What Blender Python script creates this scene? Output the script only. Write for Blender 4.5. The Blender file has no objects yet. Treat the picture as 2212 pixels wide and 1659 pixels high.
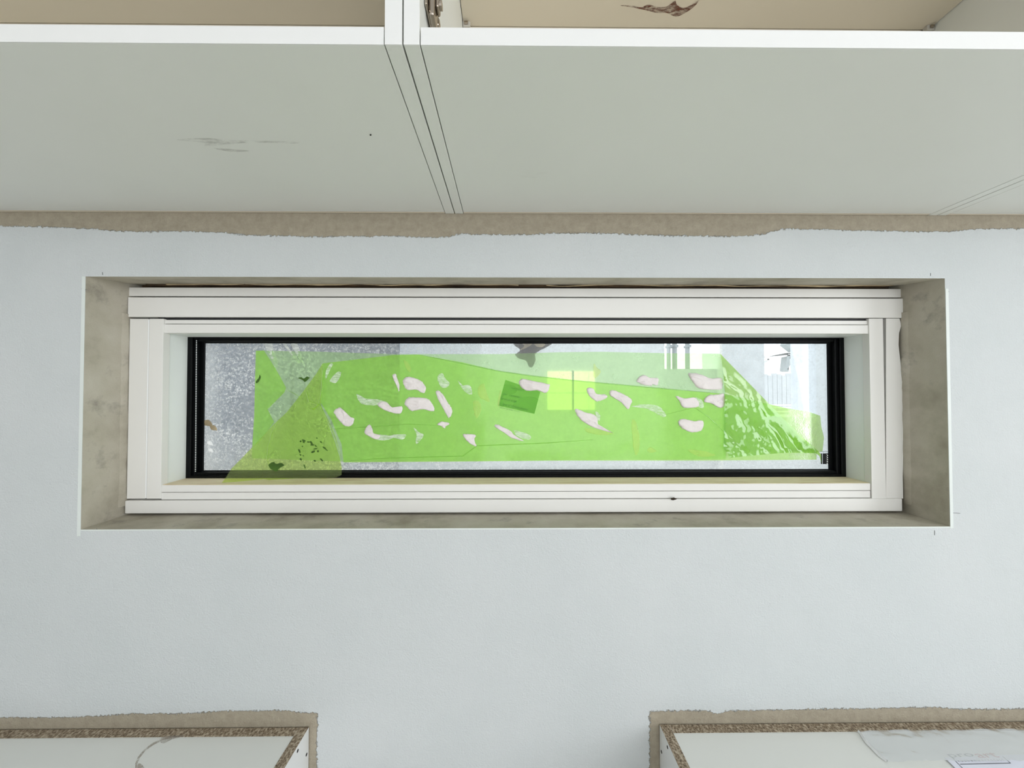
import bpy, bmesh, math, random
from mathutils import Vector, Matrix, noise
random.seed(5)
S = bpy.context.scene
C = S.collection
H = 1.48                      # camera height above the floor
FPX, CX, CY, DIST = 800.0, 1106.0, 829.5, 0.70

# ---------------------------------------------------------------- camera
def rot(yaw, pitch, roll):
    return (Matrix.Rotation(yaw, 3, 'Z') @ Matrix.Rotation(pitch, 3, 'X') @ Matrix.Rotation(roll, 3, 'Y'))
RC = rot(math.radians(-0.469), math.radians(0.986), math.radians(0.019))
CAM = Vector((0, -DIST, H))
cd = bpy.data.cameras.new('camera'); cam = bpy.data.objects.new('camera', cd); C.objects.link(cam)
cd.sensor_width = 36; cd.lens = 36 * FPX / 2212; cd.clip_start = 0.02; cd.clip_end = 200
M = Matrix((RC.col[0], RC.col[2], -RC.col[1])).transposed().to_4x4()
M.translation = CAM
cam.matrix_world = M
S.camera = cam

# ---------------------------------------------------------------- world, lights, exposure
S.view_settings.view_transform = 'Standard'; S.view_settings.look = 'None'
S.view_settings.gamma = 1; S.view_settings.use_curve_mapping = False
S.view_settings.exposure = 0.07
W = bpy.data.worlds.new('sky'); S.world = W; W.use_nodes = True
bg = W.node_tree.nodes['Background']
bg.inputs[0].default_value = (0.90, 0.95, 1.0, 1); bg.inputs[1].default_value = 2.45

def area(name, loc, target, sx, sy, power, col):
    d = bpy.data.lights.new(name, 'AREA'); d.shape = 'RECTANGLE'; d.size = sx; d.size_y = sy
    d.energy = power; d.color = col
    o = bpy.data.objects.new(name, d); C.objects.link(o); o.location = loc
    o.rotation_euler = (Vector(target) - Vector(loc)).to_track_quat('-Z', 'Y').to_euler()
    return o
area('daylight_side', (2.55, -1.65, 1.75), (1.0, -1.7, 1.5), 1.3, 1.5, 16, (0.96, 0.97, 1.0))
area('daylight_rear', (0.9, -4.15, 1.45), (0.9, 0, 1.1), 2.6, 2.1, 26, (1.0, 0.975, 1.0))

# ---------------------------------------------------------------- pixel -> point on a real plane (photo read as 2212x1659)
def ray(px, py):
    return (RC @ Vector(((px - CX) / FPX, 1.0, -(py - CY) / FPX)))
def P(px, py, Y):             # on the plane y = Y
    r = ray(px, py); return CAM + r * ((Y + DIST) / r.y)
def PZ(px, py, Z):            # on the plane z = Z
    r = ray(px, py); return CAM + r * ((Z - H) / r.z)

# ---------------------------------------------------------------- materials
def lin(r, g, b):
    f = lambda c: ((c / 255 + 0.055) / 1.055) ** 2.4 if c > 10 else c / 255 / 12.92
    return (f(r), f(g), f(b), 1)
class NT:
    def __init__(s, name):
        s.m = bpy.data.materials.new(name); s.m.use_nodes = True; s.t = s.m.node_tree; s.t.nodes.clear()
        s.out = s.n('ShaderNodeOutputMaterial')
    def n(s, typ, **kw):
        nd = s.t.nodes.new(typ)
        for k, v in kw.items():
            if k.startswith('i_'):
                key = k[2:]; key = int(key) if key.isdigit() else key.replace('_', ' ')
                s.put(nd.inputs[key], v)
            else: setattr(nd, k, v)
        return nd
    def put(s, sock, v):
        if isinstance(v, bpy.types.NodeSocket): s.t.links.new(v, sock)
        elif isinstance(v, bpy.types.Node): s.t.links.new(v.outputs[0], sock)
        else: sock.default_value = v
    def pos(s): return s.n('ShaderNodeNewGeometry').outputs['Position']
    def noise(s, scale, detail=4, rough=0.6, vec=None, stretch=None):
        v = vec or s.pos()
        if stretch: v = s.n('ShaderNodeVectorMath', operation='MULTIPLY', i_0=v, i_1=stretch).outputs[0]
        return s.n('ShaderNodeTexNoise', i_Vector=v, i_Scale=scale, i_Detail=detail, i_Roughness=rough).outputs['Fac']
    def math(s, op, a, b=0.0, clamp=False):
        return s.n('ShaderNodeMath', operation=op, use_clamp=clamp, i_0=a, i_1=b).outputs[0]
    def ramp(s, fac, stops):
        r = s.n('ShaderNodeValToRGB', i_0=fac); e = r.color_ramp.elements
        while len(e) < len(stops): e.new(0.5)
        for k, (p, c) in enumerate(stops): e[k].position = p; e[k].color = c
        return r.outputs[0]
    def step(s, v, a, b): return s.n('ShaderNodeMapRange', i_0=v, i_1=a, i_2=b).outputs[0]
    def mix(s, f, a, b):
        m = s.n('ShaderNodeMix', data_type='RGBA'); s.put(m.inputs[0], f); s.put(m.inputs[6], a); s.put(m.inputs[7], b)
        return m.outputs[2]
    def bump(s, h, strength, dist): return s.n('ShaderNodeBump', i_Height=h, i_Strength=strength, i_Distance=dist).outputs[0]
    def bsdf(s, col, rough=0.5, normal=None, **kw):
        b = s.n('ShaderNodeBsdfPrincipled'); s.put(b.inputs['Base Color'], col); s.put(b.inputs['Roughness'], rough)
        if normal: s.put(b.inputs['Normal'], normal)
        for k, v in kw.items(): s.put(b.inputs[k.replace('_', ' ')], v)
        return b.outputs[0]
    def mixs(s, f, a, b):
        return s.n('ShaderNodeMixShader', i_0=f, i_1=a, i_2=b).outputs[0]
    def done(s, sh): s.t.links.new(sh, s.out.inputs[0]); return s.m

def plain(name, rgb, rough=0.5, var=0.03, bscale=900, bstr=0.05, metal=0.0, spec=0.5):
    t = NT(name); c = lin(*rgb); n = t.noise(14, 4); k = [max(0, x * (1 - var * 2.5)) for x in c[:3]] + [1]
    col = t.mix(t.step(n, 0.35, 0.7), c, k)
    return t.done(t.bsdf(col, rough, t.bump(t.noise(bscale, 3), bstr, 0.001), Metallic=metal, Specular_IOR_Level=spec))

def curve_z(t, xsock, x0, x1, pts, z0, z1):
    """height of a hand-made paint edge over x, as a float curve; result in metres"""
    f = t.n('ShaderNodeFloatCurve'); f.inputs[0].default_value = 1
    t.put(f.inputs[1], t.n('ShaderNodeMapRange', i_0=xsock, i_1=x0, i_2=x1).outputs[0])
    cu = f.mapping.curves[0]; P_ = [((x - x0) / (x1 - x0), (z - z0) / (z1 - z0)) for x, z in pts]
    cu.points[0].location = P_[0]; cu.points[1].location = P_[-1]
    for a, b in P_[1:-1]: cu.points.new(a, b)
    f.mapping.use_clip = False; f.mapping.update()
    return t.n('ShaderNodeMapRange', i_0=f.outputs[0], i_1=0.0, i_2=1.0, i_3=z0, i_4=z1).outputs[0]

def wall_paint():
    t = NT('painted_plaster'); pos = t.pos(); sp = t.n('ShaderNodeSeparateXYZ', i_0=pos)
    x, z = sp.outputs[0], sp.outputs[2]
    rag = t.math('MULTIPLY', t.math('SUBTRACT', t.noise(160, 6, 0.75), 0.5), 0.019)
    rag = t.math('ADD', rag, t.math('MULTIPLY', t.math('SUBTRACT', t.noise(25, 3, 0.5), 0.5), 0.004))
    zr = t.math('ADD', z, rag); xr = t.math('ADD', x, rag)
    def pts(L): return [tuple(P(a, b, 0)[i] for i in (0, 2)) for a, b in L]
    top = [(-60, 487), (100, 490), (200, 494), (300, 500), (400, 500), (550, 508), (700, 511), (850, 510), (950, 513), (1000, 506), (1106, 507),
           (1250, 503), (1400, 508), (1550, 510), (1650, 506), (1720, 495), (1850, 498), (2030, 500), (2130, 494), (2280, 496)]
    bl = [(-60, 1549), (100, 1550), (200, 1547), (300, 1542), (400, 1541), (500, 1536), (600, 1535), (660, 1539), (700, 1540)]
    br = [(1390, 1538), (1430, 1536), (1530, 1535), (1545, 1541), (1570, 1536), (1650, 1534), (1780, 1532), (1900, 1530), (2000, 1528), (2100, 1532), (2280, 1528)]
    def cv(L):
        q = pts(L); zs = [b for a, b in q]; return curve_z(t, x, q[0][0], q[-1][0], q, min(zs) - .002, max(zs) + .002)
    m1 = t.step(t.math('SUBTRACT', zr, cv(top)), -0.0006, 0.0006)
    xl, xr_ = P(685, 1560, 0).x, P(1403, 1560, 0).x
    m2 = t.math('MULTIPLY', t.step(t.math('SUBTRACT', cv(bl), zr), -0.0006, 0.0006), t.step(t.math('SUBTRACT', xl, xr), -0.0008, 0.0008))
    m3 = t.math('MULTIPLY', t.step(t.math('SUBTRACT', cv(br), zr), -0.0006, 0.0006), t.step(t.math('SUBTRACT', xr, xr_), -0.0008, 0.0008))
    m = t.math('MAXIMUM', m1, t.math('MAXIMUM', m2, m3))
    raw = t.ramp(t.noise(60, 8, 0.8), [(0.3, lin(148, 139, 121)), (0.7, lin(176, 167, 148))])
    paint = t.ramp(t.noise(5, 3), [(0.3, lin(202, 207, 207)), (0.7, lin(207, 211, 211))])
    col = t.mix(m, paint, raw)
    h = t.math('ADD', t.math('MULTIPLY', t.noise(330, 4, 0.65), 0.7), t.math('MULTIPLY', t.noise(90, 3), 0.5))
    h = t.math('ADD', h, t.math('MULTIPLY', m, -0.6))
    return t.done(t.bsdf(col, 0.75, t.bump(h, 1.0, 0.0020)))

def raw_plaster():
    t = NT('raw_plaster')
    c = t.ramp(t.noise(9, 6, 0.6), [(0.3, lin(152, 145, 128)), (0.5, lin(184, 178, 162)), (0.72, lin(200, 195, 182))])
    c = t.mix(t.step(t.noise(14, 5, 0.7), 0.58, 0.8), c, lin(136, 130, 120))
    return t.done(t.bsdf(c, 0.85, t.bump(t.noise(380, 5, 0.7), 0.5, 0.001)))

def chipboard():
    t = NT('chipboard_edge'); v = t.n('ShaderNodeVectorMath', operation='MULTIPLY', i_0=t.pos(), i_1=(1.0, 0.7, 1.0)).outputs[0]
    vo = t.n('ShaderNodeTexVoronoi', i_Vector=v, i_Scale=330.0, i_Randomness=1.0)
    n = t.noise(420, 5, 0.7, stretch=(0.5, 1, 1))
    c = t.ramp(t.math('ADD', t.math('MULTIPLY', vo.outputs['Distance'], 0.45), t.math('MULTIPLY', n, 0.7)),
               [(0.32, lin(66, 54, 42)), (0.46, lin(122, 106, 86)), (0.6, lin(156, 140, 118)), (0.8, lin(204, 192, 170))])
    return t.done(t.bsdf(c, 0.8, t.bump(n, 0.8, 0.002)))

def laminate(name, rgb, rough=0.42):
    t = NT(name); c = t.ramp(t.noise(3.5, 3), [(0.3, lin(*rgb)), (0.7, lin(*[v - 3 for v in rgb]))])
    sm = t.step(t.noise(7, 6, 0.7, stretch=(0.35, 1.6, 1)), 0.66, 0.86)
    c = t.mix(t.math('MULTIPLY', sm, 0.22), c, lin(150, 145, 130))
    return t.done(t.bsdf(c, rough, t.bump(t.noise(1300, 3), 0.10, 0.0004)))

def wood():
    t = NT('raw_wood'); n = t.noise(26, 6, 0.65, stretch=(0.35, 3.5, 3.5))
    c = t.ramp(n, [(0.3, lin(222, 202, 164)), (0.5, lin(242, 228, 196)), (0.72, lin(204, 176, 134))])
    return t.done(t.bsdf(c, 0.7, t.bump(n, 0.2, 0.0006)))

def film(name, tint, body, haze, rough=0.12, spec=0.6, spots=0.0):
    t = NT(name)
    nb = t.noise(45, 4, 0.6)
    nrm = t.bump(t.math('ADD', nb, t.math('MULTIPLY', t.noise(500, 2), 0.25)), 0.25, 0.001)
    tr = t.n('ShaderNodeBsdfTransparent', i_Color=tint).outputs[0]
    tl = t.n('ShaderNodeBsdfTranslucent', i_Color=body).outputs[0]
    df = t.n('ShaderNodeBsdfDiffuse', i_Color=body).outputs[0]
    hz = t.mixs(0.35, tl, df)
    f = t.math('ADD', haze, t.math('MULTIPLY', t.math('SUBTRACT', t.noise(18, 6, 0.7), 0.5), 0.25), True)
    sh = t.mixs(f, tr, hz)
    if spots:
        sp = t.math('MULTIPLY', t.step(t.noise(70, 5, 0.7), 0.60, 0.66), spots)
        sh = t.mixs(sp, sh, t.n('ShaderNodeBsdfDiffuse', i_Color=lin(70, 110, 20)).outputs[0])
    fr = t.n('ShaderNodeFresnel', i_IOR=1.55, i_Normal=nrm).outputs[0]
    gl = t.n('ShaderNodeBsdfGlossy', i_Roughness=rough, i_Normal=nrm).outputs[0]
    return t.done(t.mixs(t.math('MULTIPLY', fr, spec, True), sh, gl))

def dusty_glass():
    t = NT('dusty_glass'); sp = t.n('ShaderNodeSeparateXYZ', i_0=t.pos()); x, z = sp.outputs[0], sp.outputs[2]
    speck = t.step(t.noise(190, 6, 0.85), 0.50, 0.60)
    z0, z1 = P(1000, 1018, .156).z, P(1000, 741, .156).z
    low = t.step(z, z0 + 0.11, z0)                                       # more dirt towards the bottom
    lx = P(440, 900, .156).x; left = t.step(x, lx + 0.045, lx)
    wipe = t.step(t.noise(9, 5, 0.6, stretch=(1, 1, 2.2)), 0.35, 0.7)
    xs = P(1150, 900, .156).x; speck = t.math('MULTIPLY', speck, t.n('ShaderNodeMapRange', i_0=x, i_1=xs - .30, i_2=xs, i_3=1.0, i_4=0.22).outputs[0])
    f = t.math('ADD', t.math('MULTIPLY', speck, t.math('ADD', 0.28, t.math('MULTIPLY', wipe, 0.55))), t.math('MULTIPLY', low, 0.22))
    f = t.math('ADD', f, t.math('ADD', t.math('MULTIPLY', left, 0.30), 0.07), True)
    dust = t.mixs(0.25, t.n('ShaderNodeBsdfTranslucent', i_Color=lin(250, 250, 248)).outputs[0], t.n('ShaderNodeBsdfDiffuse', i_Color=lin(235, 235, 232)).outputs[0])
    sh = t.mixs(f, t.n('ShaderNodeBsdfTransparent', i_Color=(0.95, 0.97, 0.97, 1)).outputs[0], dust)
    fr = t.n('ShaderNodeFresnel', i_IOR=1.5).outputs[0]
    return t.done(t.mixs(t.math('MULTIPLY', fr, 0.5), sh, t.n('ShaderNodeBsdfGlossy', i_Roughness=0.02).outputs[0]))

def stain(name, rgb, dens, scale, lo, hi, stretch=(1, 1, 1)):
    t = NT(name); f = t.math('MULTIPLY', t.step(t.noise(scale, 6, 0.75, stretch=stretch), lo, hi), dens, True)
    return t.done(t.mixs(f, t.n('ShaderNodeBsdfTransparent').outputs[0], t.bsdf(lin(*rgb), 0.8)))

m_wall = wall_paint(); m_raw = raw_plaster(); m_chip = chipboard()
m_lam = laminate('white_laminate', (231, 233, 227)); m_edge = laminate('white_edge_band', (231, 232, 230), 0.4)
m_top = laminate('grey_white_laminate', (232, 234, 229)); m_in = laminate('cream_laminate', (228, 219, 200))
m_frame = laminate('white_window_paint', (232, 231, 226), 0.45); m_liner = laminate('white_liner', (236, 240, 236), 0.45)
m_wood = wood(); m_black = plain('black_frame', (6, 8, 9), 0.45, 0.0, 600, 0.03, 0.0, 0.12)
m_dark = plain('dark_gap', (22, 20, 18), 0.9); m_foam = plain('dried_foam', (206, 186, 148), 0.8, 0.25, 120, 0.6)
m_brown = plain('brown_gap', (84, 66, 44), 0.9, 0.3, 100, 0.5)
m_steel = plain('nickel_steel', (176, 166, 154), 0.22, 0.05, 300, 0.02, 1.0); m_plast = plain('clear_grey_plastic', (196, 192, 182), 0.3)
m_bead = plain('bead_paint', (220, 226, 222), 0.5, 0.01, 500, 0.1); m_pencil = plain('pencil', (104, 108, 104), 0.8)
m_glass = dusty_glass()
m_filmA = film('green_film', (0.74, 0.95, 0.58, 1), lin(212, 240, 190), 0.30, spec=0.5)
m_filmC = film('green_film_loose', (0.70, 0.98, 0.40, 1), lin(212, 252, 140), 0.34, spec=0.5)
m_filmL = film('green_film_fold', (0.82, 1.0, 0.34, 1), lin(198, 220, 140), 0.24, spec=0.5, spots=0.15)
m_filmR = film('green_film_crumple', (0.58, 0.84, 0.26, 1), lin(140, 200, 60), 0.28, 0.07, 1.8)
m_label = film('green_label', (0.80, 0.95, 0.62, 1), lin(140, 205, 84), 0.35, spec=0.2)
m_ltext = plain('green_label_print', (58, 118, 26), 0.6, 0.0)
m_blob = plain('white_filler', (232, 225, 222), 0.5, 0.02, 110, 1.0)
def thin():
    t = NT('thin_white_smear'); n = t.math('ADD', t.math('MULTIPLY', t.noise(60, 6, 0.8, stretch=(0.6, 1, 2)), 1.0), 0)
    return t.done(t.mixs(t.step(n, 0.3, 0.75), t.n('ShaderNodeBsdfTransparent').outputs[0], t.bsdf(lin(238, 242, 234), 0.6)))
m_thin = thin(); m_debris = plain('dark_green_debris', (66, 104, 26), 0.8, 0.2)
m_straw = film('pale_scuff', (1.0, 1.0, 0.80, 1), lin(252, 255, 190), 0.3, spec=0.2)
m_clear = None
def clear():
    t = NT('clear_plastic'); nrm = t.bump(t.noise(60, 4, 0.6), 0.3, 0.002)
    fr = t.n('ShaderNodeFresnel', i_IOR=1.5, i_Normal=nrm).outputs[0]
    b = t.mixs(0.13, t.n('ShaderNodeBsdfTransparent', i_Color=(0.97, 0.98, 0.97, 1)).outputs[0], t.n('ShaderNodeBsdfDiffuse', i_Color=lin(240, 240, 238)).outputs[0])
    return t.done(t.mixs(t.math('MULTIPLY', fr, 0.7), b, t.n('ShaderNodeBsdfGlossy', i_Roughness=0.15, i_Normal=nrm).outputs[0]))
m_clear = clear()
m_paper = plain('paper', (232, 234, 246), 0.7, 0.01); m_grey = plain('grey_print', (62, 66, 70), 0.7, 0.0); m_red = plain('red_print', (186, 92, 80), 0.7, 0.0)
m_ink_gap = plain('black_print_and_gap', (8, 10, 14), 0.6, 0.0); m_white = plain('white_print', (246, 248, 248), 0.6, 0.0)
m_owall = plain('pale_render', (226, 230, 234), 0.85, 0.05, 200, 0.3)
def galv():
    t = NT('galvanised_sheet'); c = t.ramp(t.noise(30, 6, 0.7, stretch=(1, 1, 2)), [(0.35, lin(96, 101, 110)), (0.7, lin(150, 154, 162))])
    return t.done(t.bsdf(c, 0.55, Metallic=0.2))
m_galv = galv(); m_owhite = plain('outdoor_white', (246, 246, 244), 0.6, 0.01); m_opost = plain('outdoor_grey', (150, 156, 156), 0.6)
m_reflclad = plain('reflected_cladding', (198, 200, 200), 0.7, 0.05); m_oclay = plain('dark_clump', (74, 66, 48), 0.9, 0.3, 60, 0.8)
_t = NT('reflection_glow'); m_reflglow = _t.done(_t.n('ShaderNodeEmission', i_Color=(1.0, 0.97, 0.62, 1), i_Strength=1.7).outputs[0]); m_ground = plain('outdoor_ground', (190, 190, 184), 0.9)  # pane emission stands in for a reflected window, not a lamp
m_floor = plain('screed_floor', (228, 224, 216), 0.6, 0.06); m_room = plain('room_plaster', (236, 237, 235), 0.8); m_ceil = plain('ceiling_paint', (244, 244, 242), 0.85)

# ---------------------------------------------------------------- object helpers
def tag(o, label=None, cat=None, group=None, kind=None):
    if label: o['label'] = label
    if cat: o['category'] = cat
    if group: o['group'] = group
    if kind: o['kind'] = kind
    return o
def empty(name, loc, **k):
    o = bpy.data.objects.new(name, None); C.objects.link(o); o.location = loc; o.empty_display_size = 0.05
    return tag(o, **k)
def world_loc(o):
    v = Vector(o.location)
    while o.parent: o = o.parent; v += Vector(o.location)
    return v
def link(name, bm, mats, parent=None, origin=None, smooth=False):
    org = Vector(origin) if origin is not None else (Vector([sum(v.co[i] for v in bm.verts) / max(1, len(bm.verts)) for i in range(3)]) if bm.verts else Vector())
    for v in bm.verts: v.co -= org
    me = bpy.data.meshes.new(name); bm.to_mesh(me); bm.free()
    for m in (mats if isinstance(mats, (list, tuple)) else [mats]): me.materials.append(m)
    if smooth:
        for p in me.polygons: p.use_smooth = True
    o = bpy.data.objects.new(name, me); C.objects.link(o)
    if parent: o.parent = parent; o.location = org - world_loc(parent)
    else: o.location = org
    return o
def add_box(bm, x0, x1, y0, y1, z0, z1, mi=0, top=None, bev=0.0):
    r = bmesh.ops.create_cube(bm, size=1)
    for v in r['verts']:
        v.co = Vector(((x0 + x1) / 2 + v.co.x * (x1 - x0), (y0 + y1) / 2 + v.co.y * (y1 - y0), (z0 + z1) / 2 + v.co.z * (z1 - z0)))
    fs = {f for v in r['verts'] for f in v.link_faces}
    for f in fs:
        f.normal_update(); f.material_index = mi
        if top is not None and f.normal.z > 0.9: f.material_index = top
    if bev:
        es = {e for f in fs for e in f.edges}
        bmesh.ops.bevel(bm, geom=list(es), offset=bev, segments=2, profile=0.5, affect='EDGES', material=-1)
def box(name, mats, parent, x0, x1, y0, y1, z0, z1, bev=0.0006, top=None):
    bm = bmesh.new(); add_box(bm, x0, x1, y0, y1, z0, z1, 0, top, bev); return link(name, bm, mats, parent)
def pxbox(name, mat, parent, px0, py0, px1, py1, Y, thick, bev=0.0006):
    a, b = P(px0, (py0 + py1) / 2, Y), P(px1, (py0 + py1) / 2, Y); c = P((px0 + px1) / 2, py0, Y); d = P((px0 + px1) / 2, py1, Y)
    return box(name, mat, parent, a.x, b.x, Y, Y + thick, d.z, c.z, bev)
def prism(name, mat, parent, pts, off, bev=0.0):   # pts: 3-D outline, extruded by off
    bm = bmesh.new(); a = [bm.verts.new(p) for p in pts]; f = bm.faces.new(a)
    r = bmesh.ops.extrude_face_region(bm, geom=[f])
    for v in r['geom']:
        if isinstance(v, bmesh.types.BMVert): v.co += Vector(off)
    bmesh.ops.recalc_face_normals(bm, faces=bm.faces)
    return link(name, bm, mat, parent)
def smooth_outline(pts, n=4):
    out = []; L = len(pts)
    for i in range(L):
        p0, p1, p2, p3 = [Vector(pts[(i + k - 1) % L]) for k in range(4)]
        for j in range(n):
            u = j / n
            out.append(0.5 * ((2 * p1) + (p2 - p0) * u + (2 * p0 - 5 * p1 + 4 * p2 - p3) * u * u + (3 * p1 - p0 - 3 * p2 + p3) * u ** 3))
    return out
def blob(parent, pts, Y, h, mat, seed=0, name='filler_smear'):
    o = smooth_outline([(a, b) for a, b in pts], 4)
    c = sum((Vector(q) for q in o), Vector((0, 0))) / len(o)
    bm = bmesh.new(); rings = []
    for s, k in ((1.0, 0.0), (0.95, 0.7), (0.80, 1.0), (0.5, 0.85), (0.22, 0.9)):
        ring = []
        for i, q in enumerate(o):
            v = c + (q - c) * s
            if s == 1.0: v += Vector((noise.noise(Vector((i * .9, seed, 0))), noise.noise(Vector((i * .9, seed, 9))))) * 1.6
            hh = h * k * (0.75 + 0.9 * noise.noise(Vector((v.x * .07, v.y * .20, seed)))) * (1.25 if v.x < c.x else 0.75)
            ring.append(bm.verts.new(P(v.x, v.y, Y - hh)))
        rings.append(ring)
    for a, b in zip(rings, rings[1:]):
        for i in range(len(a)): bm.faces.new((a[i], a[(i + 1) % len(a)], b[(i + 1) % len(a)], b[i]))
    bm.faces.new(rings[-1])
    bmesh.ops.recalc_face_normals(bm, faces=bm.faces)
    return link(name, bm, mat, parent, smooth=True)
def sheet(name, mat, parent, pts, yfun, levels=4, jit=0.0006, rough_fn=None):
    bm = bmesh.new(); vs = [bm.verts.new((a, b, 0)) for a, b in pts]; bm.faces.new(vs)
    bmesh.ops.triangulate(bm, faces=bm.faces)
    for _ in range(levels):
        L = [e for e in bm.edges if e.calc_length() > 9]
        if not L: break
        bmesh.ops.subdivide_edges(bm, edges=L, cuts=1); bmesh.ops.triangulate(bm, faces=[f for f in bm.faces if len(f.verts) > 3])
    for v in bm.verts:
        a, b = v.co.x, v.co.y
        y = yfun(a, b) + (rough_fn(a, b) if rough_fn else jit * noise.noise(Vector((a * .02, b * .03, 1.7))))
        v.co = P(a, b, y)
    bmesh.ops.recalc_face_normals(bm, faces=bm.faces)
    return link(name, bm, mat, parent, smooth=True)
def strip(name, mat, parent, a, b, w, thick):   # thin straight bar between two 3-D points, w in z/x plane
    a, b = Vector(a), Vector(b); d = (b - a).normalized(); n = d.cross(Vector((0, 1, 0))).normalized() * w / 2
    return prism(name, mat, parent, [a + n, b + n, b - n, a - n], (0, thick, 0))
def text(name, body, mat, parent, loc, xdir, ydir, w, h, lift=0.0):
    cu = bpy.data.curves.new(name, 'FONT'); cu.body = body; cu.resolution_u = 3
    o = bpy.data.objects.new(name, cu); C.objects.link(o)
    bpy.context.view_layer.update()
    me = bpy.data.meshes.new_from_object(o.evaluated_get(bpy.context.evaluated_depsgraph_get()))
    bpy.data.objects.remove(o)
    xs = [v.co.x for v in me.vertices]; ys = [v.co.y for v in me.vertices]
    X, Y = Vector(xdir).normalized(), Vector(ydir).normalized(); N = X.cross(Y)
    for v in me.vertices:
        v.co = X * ((v.co.x - min(xs)) / (max(xs) - min(xs)) * w) + Y * ((v.co.y - min(ys)) / (max(ys) - min(ys)) * h) + N * lift
    me.materials.clear(); me.materials.append(mat)
    t = bpy.data.objects.new(name, me); C.objects.link(t)
    if parent: t.parent = parent; t.location = Vector(loc) - world_loc(parent)
    else: t.location = loc
    return t

# ================================================================ the room
RX0, RX1, RY0, ZC = -2.2, 2.5, -4.1, 2.62
Xl, Xr = -0.7965, 0.8360
Zt0, Zt1, Zb0 = 0.2145 + H, 0.2236 + H, -0.2584 + H
YW = 0.20
bm = bmesh.new()
def quad(pts, mi):
    f = bm.faces.new([bm.verts.new(p) for p in pts]); f.material_index = mi
def wall_piece(x0, x1, z0, z1):
    add_box(bm, x0, x1, 0, YW, z0, z1, 0)
wall_piece(RX0 - .15, Xl, 0, ZC); wall_piece(Xr, RX1 + .15, 0, ZC); wall_piece(Xl, Xr, 0, Zb0)
r = bmesh.ops.create_cube(bm, size=1)
for v in r['verts']:
    zl = Zt0 if v.co.y < 0 else Zt0 + (Zt1 - Zt0) * YW / 0.078
    v.co = Vector((Xl if v.co.x < 0 else Xr, 0 if v.co.y < 0 else YW, zl if v.co.z < 0 else ZC))
bm.normal_update()
for f in bm.faces:
    c = f.calc_center_median()
    if abs(f.normal.y) < 0.8 and Xl - .01 < c.x < Xr + .01 and Zb0 - .01 < c.z < Zt1 + .02: f.material_index = 1
wall = tag(link('wall_back', bm, [m_wall, m_raw], None, (0, 0, 0)), kind='structure', label='painted plaster kitchen wall with raw taupe strips along the cabinets')
tag(box('floor', m_floor, None, RX0 - .15, RX1 + .15, RY0 - .15, YW, -0.12, 0, 0), kind='structure')
tag(box('ceiling', m_ceil, None, RX0 - .15, RX1 + .15, RY0 - .15, YW, ZC, ZC + .15, 0), kind='structure')
tag(box('wall_left', m_room, None, RX0 - .15, RX0, RY0, 0, 0, ZC, 0), kind='structure')
bm = bmesh.new()   # right wall with the side window's opening
for b in ((RY0, -2.35, 0, ZC), (-0.95, 0, 0, ZC), (-2.35, -0.95, 0, 0.95), (-2.35, -0.95, 2.5, ZC)):
    add_box(bm, RX1, RX1 + .15, b[0], b[1], b[2], b[3])
tag(link('wall_right', bm, m_room), kind='structure')
bm = bmesh.new()
for b in ((RX0 - .15, -0.45, 0, ZC), (2.25, RX1 + .15, 0, ZC), (-0.45, 2.25, 0, 0.35), (-0.45, 2.25, 2.52, ZC)):
    add_box(bm, b[0], b[1], RY0 - .15, RY0, b[2], b[3])
tag(link('wall_front', bm, m_room), kind='structure')
# corner beads and pencil marks are part of the wall
zb = P(180, 1150, 0).z
def mark(a, b, w=0.0008, m=None, name='pencil_mark'):
    return strip(name, m or m_pencil, wall, P(*a, -0.0002) + Vector((0, -.0002, 0)), P(*b, -0.0002) + Vector((0, -.0002, 0)), w, .0004)
strip('corner_bead', m_bead, wall, (Xl - .0032, -.0008, Zt0 - .0), (Xl - .0032, -.0008, Zb0 - .012), .0062, .0009)
strip('corner_bead', m_bead, wall, (Xr + .0030, -.0008, Zt0 - .02), (Xr + .0030, -.0008, Zb0 - .003), .0058, .0009)
strip('corner_bead', m_bead, wall, (Xl, -.0006, Zb0 - .0012), (Xr + .004, -.0006, Zb0 - .0012), .0024, .0007)
for a, b in (((176, 624), (187, 626)), ((221, 588), (222, 594)), ((2043, 629), (2050, 630)), ((2010, 590), (2010, 596)), ((2053, 1102), (2059, 1103)), ((2058, 1108), (2074, 1109)), ((2019, 1146), (2019, 1156)), ((208, 1142), (212, 1146))):
    mark(a, b)

# ================================================================ the window
win = empty('window_1', (0.02, 0.09, Zb0), kind='structure', label='long narrow window with white boards and black inner frame')
YF = 0.078
def wbox(px0, py0, px1, py1, Y=YF, th=0.012, mat=None, name='frame_board', bev=0.0006): return pxbox(name, mat or m_frame, win, px0, py0, px1, py1, Y, th, bev)
zsill = P(1100, 1046, YF).z; zhead = P(1100, 720, YF).z
xl, xr = P(350, 880, YF).x, P(1880, 880, YF).x
X0, X1 = P(276, 880, YF).x, P(1951, 880, YF).x
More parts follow.
